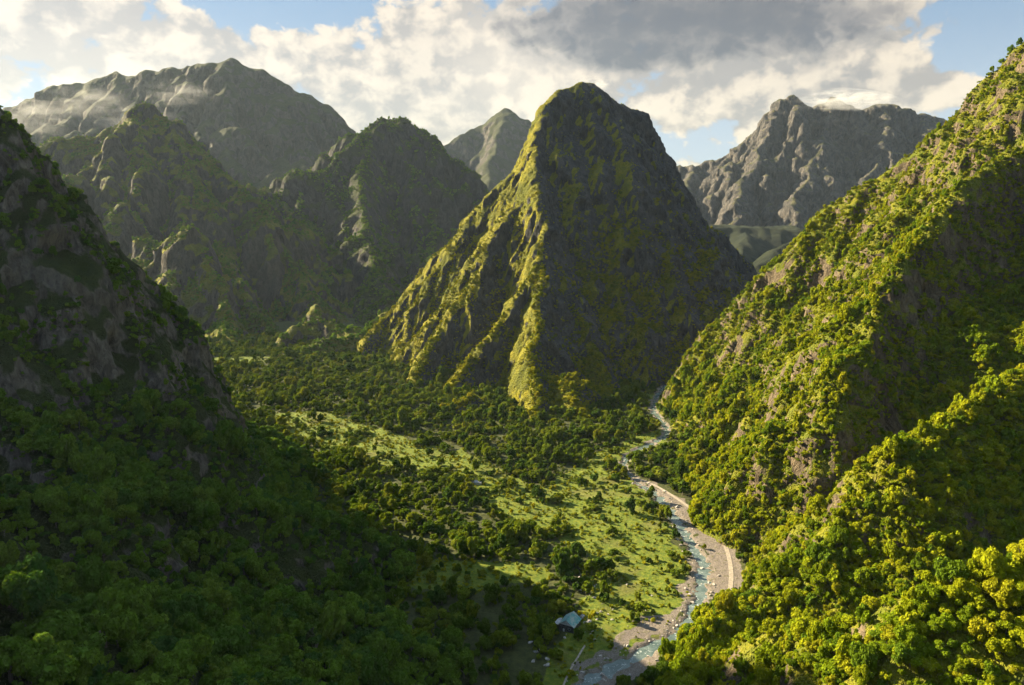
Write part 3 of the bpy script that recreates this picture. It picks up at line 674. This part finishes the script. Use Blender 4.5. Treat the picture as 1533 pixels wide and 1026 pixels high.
def plain(name, a, b_, sc, rough=.7, metal=0.):
    m, t, b, out = new_mat(name); tcn = t.nt.nodes.new('ShaderNodeTexCoord')
    t.l(t.mix(t.ss(t.noise(tcn.outputs['Object'], sc, 5, .65), .38, .62), a, b_), b.inputs['Base Color']); b.inputs['Roughness'].default_value = rough; b.inputs['Metallic'].default_value = metal; return m
M_TEAL = plain('weathered_roof', (.10, .30, .30), (.36, .40, .38), .35, .45); M_PLANK = plain('dark_planks', (.035, .035, .035), (.10, .095, .09), 1.2)
M_WHITE = plain('white_boards', (.36, .36, .35), (.55, .55, .54), .8); M_PANE = plain('window_glass', (.02, .025, .03), (.04, .05, .06), .5, .1); M_GREYROOF = plain('pale_roof', (.26, .26, .25), (.42, .41, .39), .5, .5)
def place(name, px, py, label, cat, rz, group=None):
    g = G(px, py); o = bpy.data.objects.new(name, None); COL.objects.link(o); o.empty_display_size = .1
    o.location = (g[0], g[1], float(ground_z(np.array([g[0]]), np.array([g[1]]))[0]) - .1); o.rotation_euler = (0, 0, rz); tag(o, label, cat, group); return o
def house(px, py, rz, W, L, h, top, roofm, wallm, label, name, porch=True):
    o = place(name, px, py, label, 'house', rz); a, b = W / 2, L / 2
    MB().box((-a + .1, 0, h / 2), (.2, L - .4, h)).box((a - .1, 0, h / 2), (.2, L - .4, h)).box((0, b - .1, h / 2), (W, .2, h)).box((0, -b + .1, h / 2), (W, .2, h)).build('wall', wallm, o)
    for sy in (-1, 1):
        q = MB().poly([(-a, sy * (b - .1), h), (a, sy * (b - .1), h), (0, sy * (b - .1), top)], (0, -sy * .18, 0)).build('gable', M_WHITE, o)
    tilt = math.atan2(top - h, a); ln = math.hypot(a, top - h) + .7
    rf = MB()
    for sx_ in (-1, 1):
        c = (sx_ * (a / 2 + .2), (h + top) / 2 + .12)
        nseg = max(6, int(L / .7))
        for k in range(nseg + 1):                                   # standing ribs of the sheet metal
            y = -b - .5 + (L + 1.) * k / nseg
            rf.v += [tuple(Vector((sx_ * (ln * math.cos(tilt)) * t_, y + dy, top + .15 - ln * math.sin(tilt) * t_ + dz))) for t_ in (0, 1) for dy, dz in ((-.05, 0), (.05, 0), (.05, .09), (-.05, .09))]
            q = len(rf.v) - 8; rf.f += [(q, q+1, q+5, q+4), (q+1, q+2, q+6, q+5), (q+2, q+3, q+7, q+6), (q+3, q, q+4, q+7), (q, q+3, q+2, q+1), (q+4, q+5, q+6, q+7)]
        rf.poly([(0, -b - .55, top + .13), (sx_ * ln * math.cos(tilt), -b - .55, top + .13 - ln * math.sin(tilt)), (sx_ * ln * math.cos(tilt), -b - .55, top + .05 - ln * math.sin(tilt)), (0, -b - .55, top + .05)], (0, L + 1.1, 0))
    rf.build('roof', roofm, o)
    d = MB().box((-a * .35, -b - .03, 1.05), (1.1, .08, 2.1)).build('door', M_WHITE, o); MB().box((-a * .35 + .4, -b - .1, 1.05), (.08, .08, .14)).build('handle', M_PLANK, d)
    for x, y, r in ((a * .4, -b - .03, 0), (a + .03, -b * .45, 1), (a + .03, b * .4, 1)):
        dims = (1.3, .06, 1.1) if not r else (.06, 1.3, 1.1); w_ = MB().box((x, y, h * .55), dims).build('window', M_PANE, o)
        fr = MB()
        for s_ in (-1, 1):
            fr.box((x + (0 if r else s_ * .68), y + (s_ * .68 if r else 0), h * .55), (.1, .1, 1.3) if True else None); fr.box((x, y, h * .55 + s_ * .6), (.1, 1.26, .1) if r else (1.26, .1, .1))
        fr.build('frame', M_WHITE, w_)
    if porch:
        pr = MB().box((-a - 1.9, -.6, h * .72), (3.9, L * .75, .14), 0, 0).build('porch_roof', M_GREYROOF, o)
        for y in (-L * .36, -.2, L * .27): MB().box((-a - 3.6, y, h * .35), (.22, .22, h * .7)).build('post', M_WHITE, o)
    return o
house(853, 944, math.radians(-28), 9.5, 11, 4.6, 8.0, M_TEAL, M_PLANK, 'weathered house with blue-green metal roof at the edge of the trees', 'farm_house')
house(703, 723, math.radians(70), 5, 9, 2.6, 3.9, M_GREYROOF, M_WHITE, 'small hut with long pale roof in the sunlit meadow, left of two', 'meadow_hut', False)
house(716, 725, math.radians(78), 4.5, 6.5, 2.4, 3.6, M_GREYROOF, M_WHITE, 'smaller hut with pale roof in the sunlit meadow, right of two', 'meadow_hut', False)
# --- boulders
def rock_mesh(seed):
    bmv = bpy.data.meshes.new('boulder'); import bmesh
    bm = bmesh.new(); bmesh.ops.create_icosphere(bm, subdivisions=3, radius=.5); r = np.random.RandomState(seed); off = r.rand(3) * 50
    P_ = np.array([v.co[:] for v in bm.verts]); dn = P_ / .5
    for _ in range(9):                                             # flat broken faces
        n = r.randn(3); n /= np.linalg.norm(n); c = .27 + .16 * r.rand(); e = P_ @ n - c; P_ = P_ - np.maximum(e, 0)[:, None] * n
    P_ = P_ * (1 + .12 * pn3(*(dn * 2.2 + off).T, 3))[:, None] * [1.15, .9, .72]
    for v, q in zip(bm.verts, P_): v.co = q
    bm.to_mesh(bmv); bm.free(); bmv.materials.append(M_STONE); return bmv
M_STONE = plain('pale_stone', (.20, .175, .155), (.46, .42, .38), 2.2, .9)
ROCKS = [rock_mesh(i) for i in range(8)]
def boulder(x, y, D, label, group):
    o = bpy.data.objects.new('boulder', ROCKS[rs.randint(8)]); COL.objects.link(o); o.location = (x, y, float(ground_z(np.array([x]), np.array([y]))[0]) + D * .12)
    o.scale = (D * (.8 + .5 * rs.rand()), D * (.8 + .5 * rs.rand()), D * (.7 + .5 * rs.rand())); o.rotation_euler = (rs.randn() * .3, rs.randn() * .3, rs.rand() * 6.28); tag(o, label, 'boulder', group)
nb_ = 0
while nb_ < 280:
    i = rs.randint(len(RIV) * 7 // 10); q = RIV[i]; a = (rs.rand() - .5) * (q[2] + 12); tn = RIV[min(i+1, len(RIV)-1)][:2] - RIV[max(i-1, 0)][:2]; tn /= np.linalg.norm(tn)
    x, y = q[0] - tn[1] * a, q[1] + tn[0] * a; px, py, _ = project(np.array([x]), np.array([y]), np.array([0.]))
    if not (0 < px[0] < 1530 and py[0] < 1026): continue
    boulder(x, y, .8 + 2.2 * rs.rand() ** 2.5, 'pale boulder lying in or beside the shallow river', 'boulders along the river'); nb_ += 1
for k in range(70):
    px, py = 885 + rs.randn() * 38, 905 + rs.randn() * 38; g = G(px, py)
    if px < 840 or py > 1020: continue
    boulder(g[0], g[1], .7 + 1.5 * rs.rand() ** 2, 'pale stone scattered in the scrubby clearing near the house', 'stones in the clearing')
for k in range(26):
    c = ((872, 852, 6, 10), (868, 880, 5, 6), (876, 938, 7, 5), (812, 985, 7, 9))[k % 4]; g = G(c[0] + rs.randn() * c[2], c[1] + rs.randn() * c[3])
    boulder(g[0], g[1], 1.6 + 2.2 * rs.rand(), 'large grey boulder in a pile at the edge of the woods', 'boulder piles at the wood edge')
# --- trees on the skyline
Zr, a0, b0, rr, _ = TERR['right_hill']
for (px, py, D, hh), lb in zip(((1484, 112, 5.0, 1.2), (1499, 97, 5.6, 1.3), (1513, 84, 6.0, 1.3), (1527, 72, 5.4, 1.2)),
        ('lowest of the four dark trees on the skyline at upper right', 'second lowest of the four dark trees on the skyline at upper right', 'second highest of the four dark trees on the skyline at upper right', 'topmost of the four dark trees on the skyline at upper right')):
    best = None
    for y in np.arange(780, 960, 2.):                              # the crest point below that bit of sky
        x = (px - W_PX / 2) / F_PX * y / (ray(px, py)[1]); z = float(bil(Zr, a0, b0, rr, np.array([x]), np.array([y]))[0]); q = project(np.array([x]), np.array([y]), np.array([z]))[1][0]
        if best is None or q < best[0]: best = (q, x, y, z + float(bil(TDSP['right_hill'][2], a0, b0, rr, np.array([x]), np.array([y]))[0]))
    tree(best[1], best[2], best[3] - .6, D * 1.25, 0, lb, 'trees on the skyline', hh)
#@@LIGHT
cam = bpy.data.cameras.new('camera'); co = bpy.data.objects.new('camera', cam); COL.objects.link(co)
cam.sensor_width = 36; cam.lens = 36 * F_PX / W_PX; cam.clip_start = 1; cam.clip_end = 60000
co.location = CAM; co.rotation_euler = (math.pi / 2 - PITCH, 0, 0); S.camera = co
SUN_AZ, SUN_EL = math.radians(-62), math.radians(27)
EXPO = 2.15
sd = Vector((math.sin(SUN_AZ) * math.cos(SUN_EL), math.cos(SUN_AZ) * math.cos(SUN_EL), math.sin(SUN_EL)))
sl = bpy.data.lights.new('sun', 'SUN'); so = bpy.data.objects.new('sun', sl); COL.objects.link(so)
sl.energy = 5.0; sl.angle = math.radians(.5); sl.color = (1, .84, .55)
so.rotation_euler = (-sd).to_track_quat('-Z', 'Y').to_euler(); so.location = sd * 3000
w = bpy.data.worlds.new('World'); S.world = w; w.use_nodes = True; w.cycles.sampling_method = 'MANUAL'; w.cycles.sample_map_resolution = 512; nt = w.node_tree; nt.nodes.clear(); t = NT(nt)
sky = nt.nodes.new('ShaderNodeTexSky'); sky.sky_type = 'NISHITA'; sky.sun_disc = False
sky.sun_elevation = SUN_EL; sky.sun_rotation = SUN_AZ % (2 * math.pi); sky.altitude = 900
bg = nt.nodes.new('ShaderNodeBackground'); bg.inputs[1].default_value = .08; t.l(sky.outputs[0], bg.inputs[0])
wo = nt.nodes.new('ShaderNodeOutputWorld'); t.l(bg.outputs[0], wo.inputs[0])
#@@WORLD
def ae(px, py):
    d = ray(px, py); d = d / np.linalg.norm(d); return math.degrees(math.atan2(d[0], d[1])), math.degrees(math.asin(d[2]))
tc = nt.nodes.new('ShaderNodeTexCoord'); sx = nt.nodes.new('ShaderNodeSeparateXYZ'); t.l(tc.outputs['Generated'], sx.inputs[0])
AZ = t.m('MULTIPLY', t.m('ARCTAN2', sx.outputs[0], sx.outputs[1]), 57.29578); EL = t.m('MULTIPLY', t.m('ARCSINE', sx.outputs[2]), 57.29578)
def gauss(px, py, rx, ry):
    a, e = ae(px, py); u = t.m('MULTIPLY', t.m('SUBTRACT', AZ, a), 19.5 / rx); v = t.m('MULTIPLY', t.m('SUBTRACT', EL, e), 19.5 / ry)
    return t.m('EXPONENT', t.m('MULTIPLY', t.m('ADD', t.m('MULTIPLY', u, u), t.m('MULTIPLY', v, v)), -1.))
def total(L, base):
    r = base
    for w_, *g in L: r = t.m('MULTIPLY_ADD', gauss(*g), w_, r)
    return r
cover = total([(.26,250,75,190,45),(.2,70,105,110,40),(.3,640,90,150,75),(.3,770,110,110,70),(.3,1120,130,190,75),(.26,1375,118,110,34),(.2,40,20,110,40),(.2,560,190,260,40),(.2,1180,30,200,60),
               (-.3,410,5,150,32),(-.2,555,85,30,35),(-.34,1470,62,70,38),(-.2,120,62,60,14),(-.22,1010,215,60,20),(-.18,960,85,60,30)], .085)
def dens(da, de):
    a = t.m('MULTIPLY', t.m('ADD', AZ, da), 1.); e = t.m('MULTIPLY', t.m('ADD', EL, de), 1.35); v = t.xyz(a, e, 3.7)
    wv = nt.nodes.new('ShaderNodeTexNoise'); t.l(v, wv.inputs['Vector']); wv.inputs['Scale'].default_value = .35; wv.inputs['Detail'].default_value = 4
    vm = nt.nodes.new('ShaderNodeVectorMath'); vm.operation = 'MULTIPLY_ADD'; t.l(wv.outputs['Color'], vm.inputs[0]); vm.inputs[1].default_value = (2.2, 2.2, 0); t.l(v, vm.inputs[2])
    n1 = t.noise(vm.outputs[0], .17, 9, .59)
    vo = nt.nodes.new('ShaderNodeTexVoronoi'); vo.voronoi_dimensions = '2D'; vo.feature = 'SMOOTH_F1'; t.l(vm.outputs[0], vo.inputs['Vector']); vo.inputs['Scale'].default_value = .42; vo.inputs['Detail'].default_value = 3; vo.inputs['Roughness'].default_value = .5; vo.inputs['Smoothness'].default_value = .6
    return t.m('ADD', t.m('MULTIPLY', n1, .85), t.m('MULTIPLY', t.m('SUBTRACT', .55, vo.outputs['Distance']), .27))
d1 = dens(0, 0); d2 = dens(-1.5, 1.2)
f1 = t.m('SUBTRACT', t.m('ADD', d1, cover), t.ss(EL, 20., 45., 0., .14)); alpha = t.ss(f1, .425, .535)
lit = t.ss(t.m('SUBTRACT', d1, d2), -.15, .15); thick = t.ss(f1, .6, 1.0)
K = .5 ** EXPO
def kc(r, g, b): return (r * K, g * K, b * K)
cl = t.mix(t.m('MULTIPLY_ADD', lit, .8, t.m('MULTIPLY', t.m('SUBTRACT', 1., thick), .22), clamp=True), kc(.29, .25, .21), kc(1.0, .82, .57))
glow = t.m('ADD', gauss(755, 105, 120, 80), t.m('MULTIPLY', gauss(120, 95, 200, 70), .5))
cl = t.mix(t.m('MULTIPLY', glow, .4), cl, kc(1.3, 1.1, .80))
blue = t.mix(t.ss(EL, 3., 17.), kc(.52, .60, .66), kc(.24, .37, .53)); blue = t.mix(t.ss(EL, 17., 50.), blue, kc(.14, .24, .40))
skyc = t.mix(t.m('MULTIPLY', alpha, .96), blue, cl)
back = t.m('MAXIMUM', t.m('MAXIMUM', t.ss(AZ, 55., 100.), t.ss(AZ, -95., -140.)), t.ss(EL, 28., 55.))
dk = t.m('ADD', total([(1.05,1000,5,330,75),(.85,1150,20,220,70),(.6,830,40,150,45),(.6,910,95,140,28),(.5,1280,60,150,40)], -.35), t.m('MULTIPLY', t.m('SUBTRACT', d1, .5), 2.6))
skyc = t.mix(t.m('MULTIPLY', t.ss(dk, .0, .75), .94), skyc, t.mix(t.ss(t.m('SUBTRACT', dk, t.m('MULTIPLY', t.m('SUBTRACT', lit, .5), .7)), .1, 1.1), kc(.38, .32, .255), kc(.125, .105, .088)))
over = t.ss(EL, 30., 60.); skyc = t.mix(t.m('MULTIPLY', back, .93), skyc, t.mix(over, t.mix(t.ss(d1, .4, .7), kc(.10, .15, .23), kc(.15, .17, .20)), t.mix(t.ss(d1, .4, .7), kc(.58, .82, 1.10), kc(.92, 1.0, 1.06))))  # unseen sky, dimmed behind and brightened overhead to set the ambient light
bg2 = nt.nodes.new('ShaderNodeBackground'); t.l(skyc, bg2.inputs[0]); bg2.inputs[1].default_value = 1.0
ms = nt.nodes.new('ShaderNodeMixShader'); ms.inputs[0].default_value = .9; t.l(bg.outputs[0], ms.inputs[1]); t.l(bg2.outputs[0], ms.inputs[2]); t.l(ms.outputs[0], wo.inputs[0])
# --- the air
hz0, hz1 = (-6500, -4000, -260), (6500, 9000, 1500)
V = [(x, y, z) for x in (hz0[0], hz1[0]) for y in (hz0[1], hz1[1]) for z in (hz0[2], hz1[2])]
Fh = [(0,1,3,2),(4,6,7,5),(0,4,5,1),(2,3,7,6),(0,2,6,4),(1,5,7,3)]
m = bpy.data.materials.new('haze'); m.use_nodes = True; m.node_tree.nodes.clear()
o_ = m.node_tree.nodes.new('ShaderNodeOutputMaterial'); pv_ = m.node_tree.nodes.new('ShaderNodeVolumePrincipled'); m.node_tree.links.new(pv_.outputs[0], o_.inputs['Volume'])
pv_.inputs['Color'].default_value = (.66, .82, 1, 1); pv_.inputs['Density'].default_value = 1.2e-5; pv_.inputs['Anisotropy'].default_value = .3
tag(link('haze', mesh_from('haze', V, np.array(Fh), m, False)), 'thin pale haze filling the valley', 'haze', kind='stuff')
def mist(px, py, D, r, dens_, label, seed):
    me = rock_mesh(seed); me.name = 'mist'; me.materials.clear(); me.materials.append(M_MIST[dens_]); o = link('mist', me); o.location = P(px, py, D); o.scale = r; tag(o, label, 'mist', kind='stuff')
M_MIST = {}
for dn in (1.0, .2):
    m = bpy.data.materials.new('mist'); m.use_nodes = True; m.node_tree.nodes.clear(); t = NT(m.node_tree)
    o_ = m.node_tree.nodes.new('ShaderNodeOutputMaterial'); pv_ = m.node_tree.nodes.new('ShaderNodeVolumePrincipled'); t.l(pv_.outputs[0], o_.inputs['Volume'])
    tc2 = m.node_tree.nodes.new('ShaderNodeTexCoord'); ln = m.node_tree.nodes.new('ShaderNodeVectorMath'); ln.operation = 'LENGTH'; t.l(tc2.outputs['Object'], ln.inputs[0])
    fall = t.ss(ln.outputs['Value'], .08, .40, 1., 0.); nz_ = t.ss(t.noise(tc2.outputs['Object'], 6.0, 6, .65), .44, .64)
    t.l(t.m('MULTIPLY', t.m('MULTIPLY', fall, nz_), .012 * dn), pv_.inputs['Density']); pv_.inputs['Color'].default_value = (.95, .95, .95, 1); pv_.inputs['Anisotropy'].default_value = .2; M_MIST[dn] = m
for k_, (px, py, D, r_) in enumerate(((40, 172, 3500, (760, 400, 330)), (130, 150, 3650, (620, 350, 240)), (190, 178, 3600, (700, 400, 260)), (268, 140, 3750, (520, 300, 200)))):
    mist(px, py, D, r_, .2, ('low cloud at the far left edge of the misty mountain', 'cloud wisp under the left peak of the misty mountain', 'cloud wisp drifting behind the green peak at left', 'thin cloud wisp under the main peak of the misty mountain')[k_], 901 + k_)
mist(1270, 150, 4750, (900, 500, 200), 1.0, 'small white cloud capping the bare mountain', 903)
mist(890, 128, 1530, (100, 80, 40), 1.0, 'wisp of cloud on the summit of the central peak', 904)
S.view_settings.view_transform = 'Standard'; S.view_settings.look = 'None'; S.view_settings.exposure = EXPO; S.view_settings.gamma = 1
S.render.engine = 'CYCLES'; c = S.cycles
c.max_bounces = 4; c.diffuse_bounces = 2; c.glossy_bounces = 2; c.transmission_bounces = 2; c.transparent_max_bounces = 4; c.volume_bounces = 0
c.use_denoising = True; c.use_adaptive_sampling = True; c.adaptive_threshold = .015
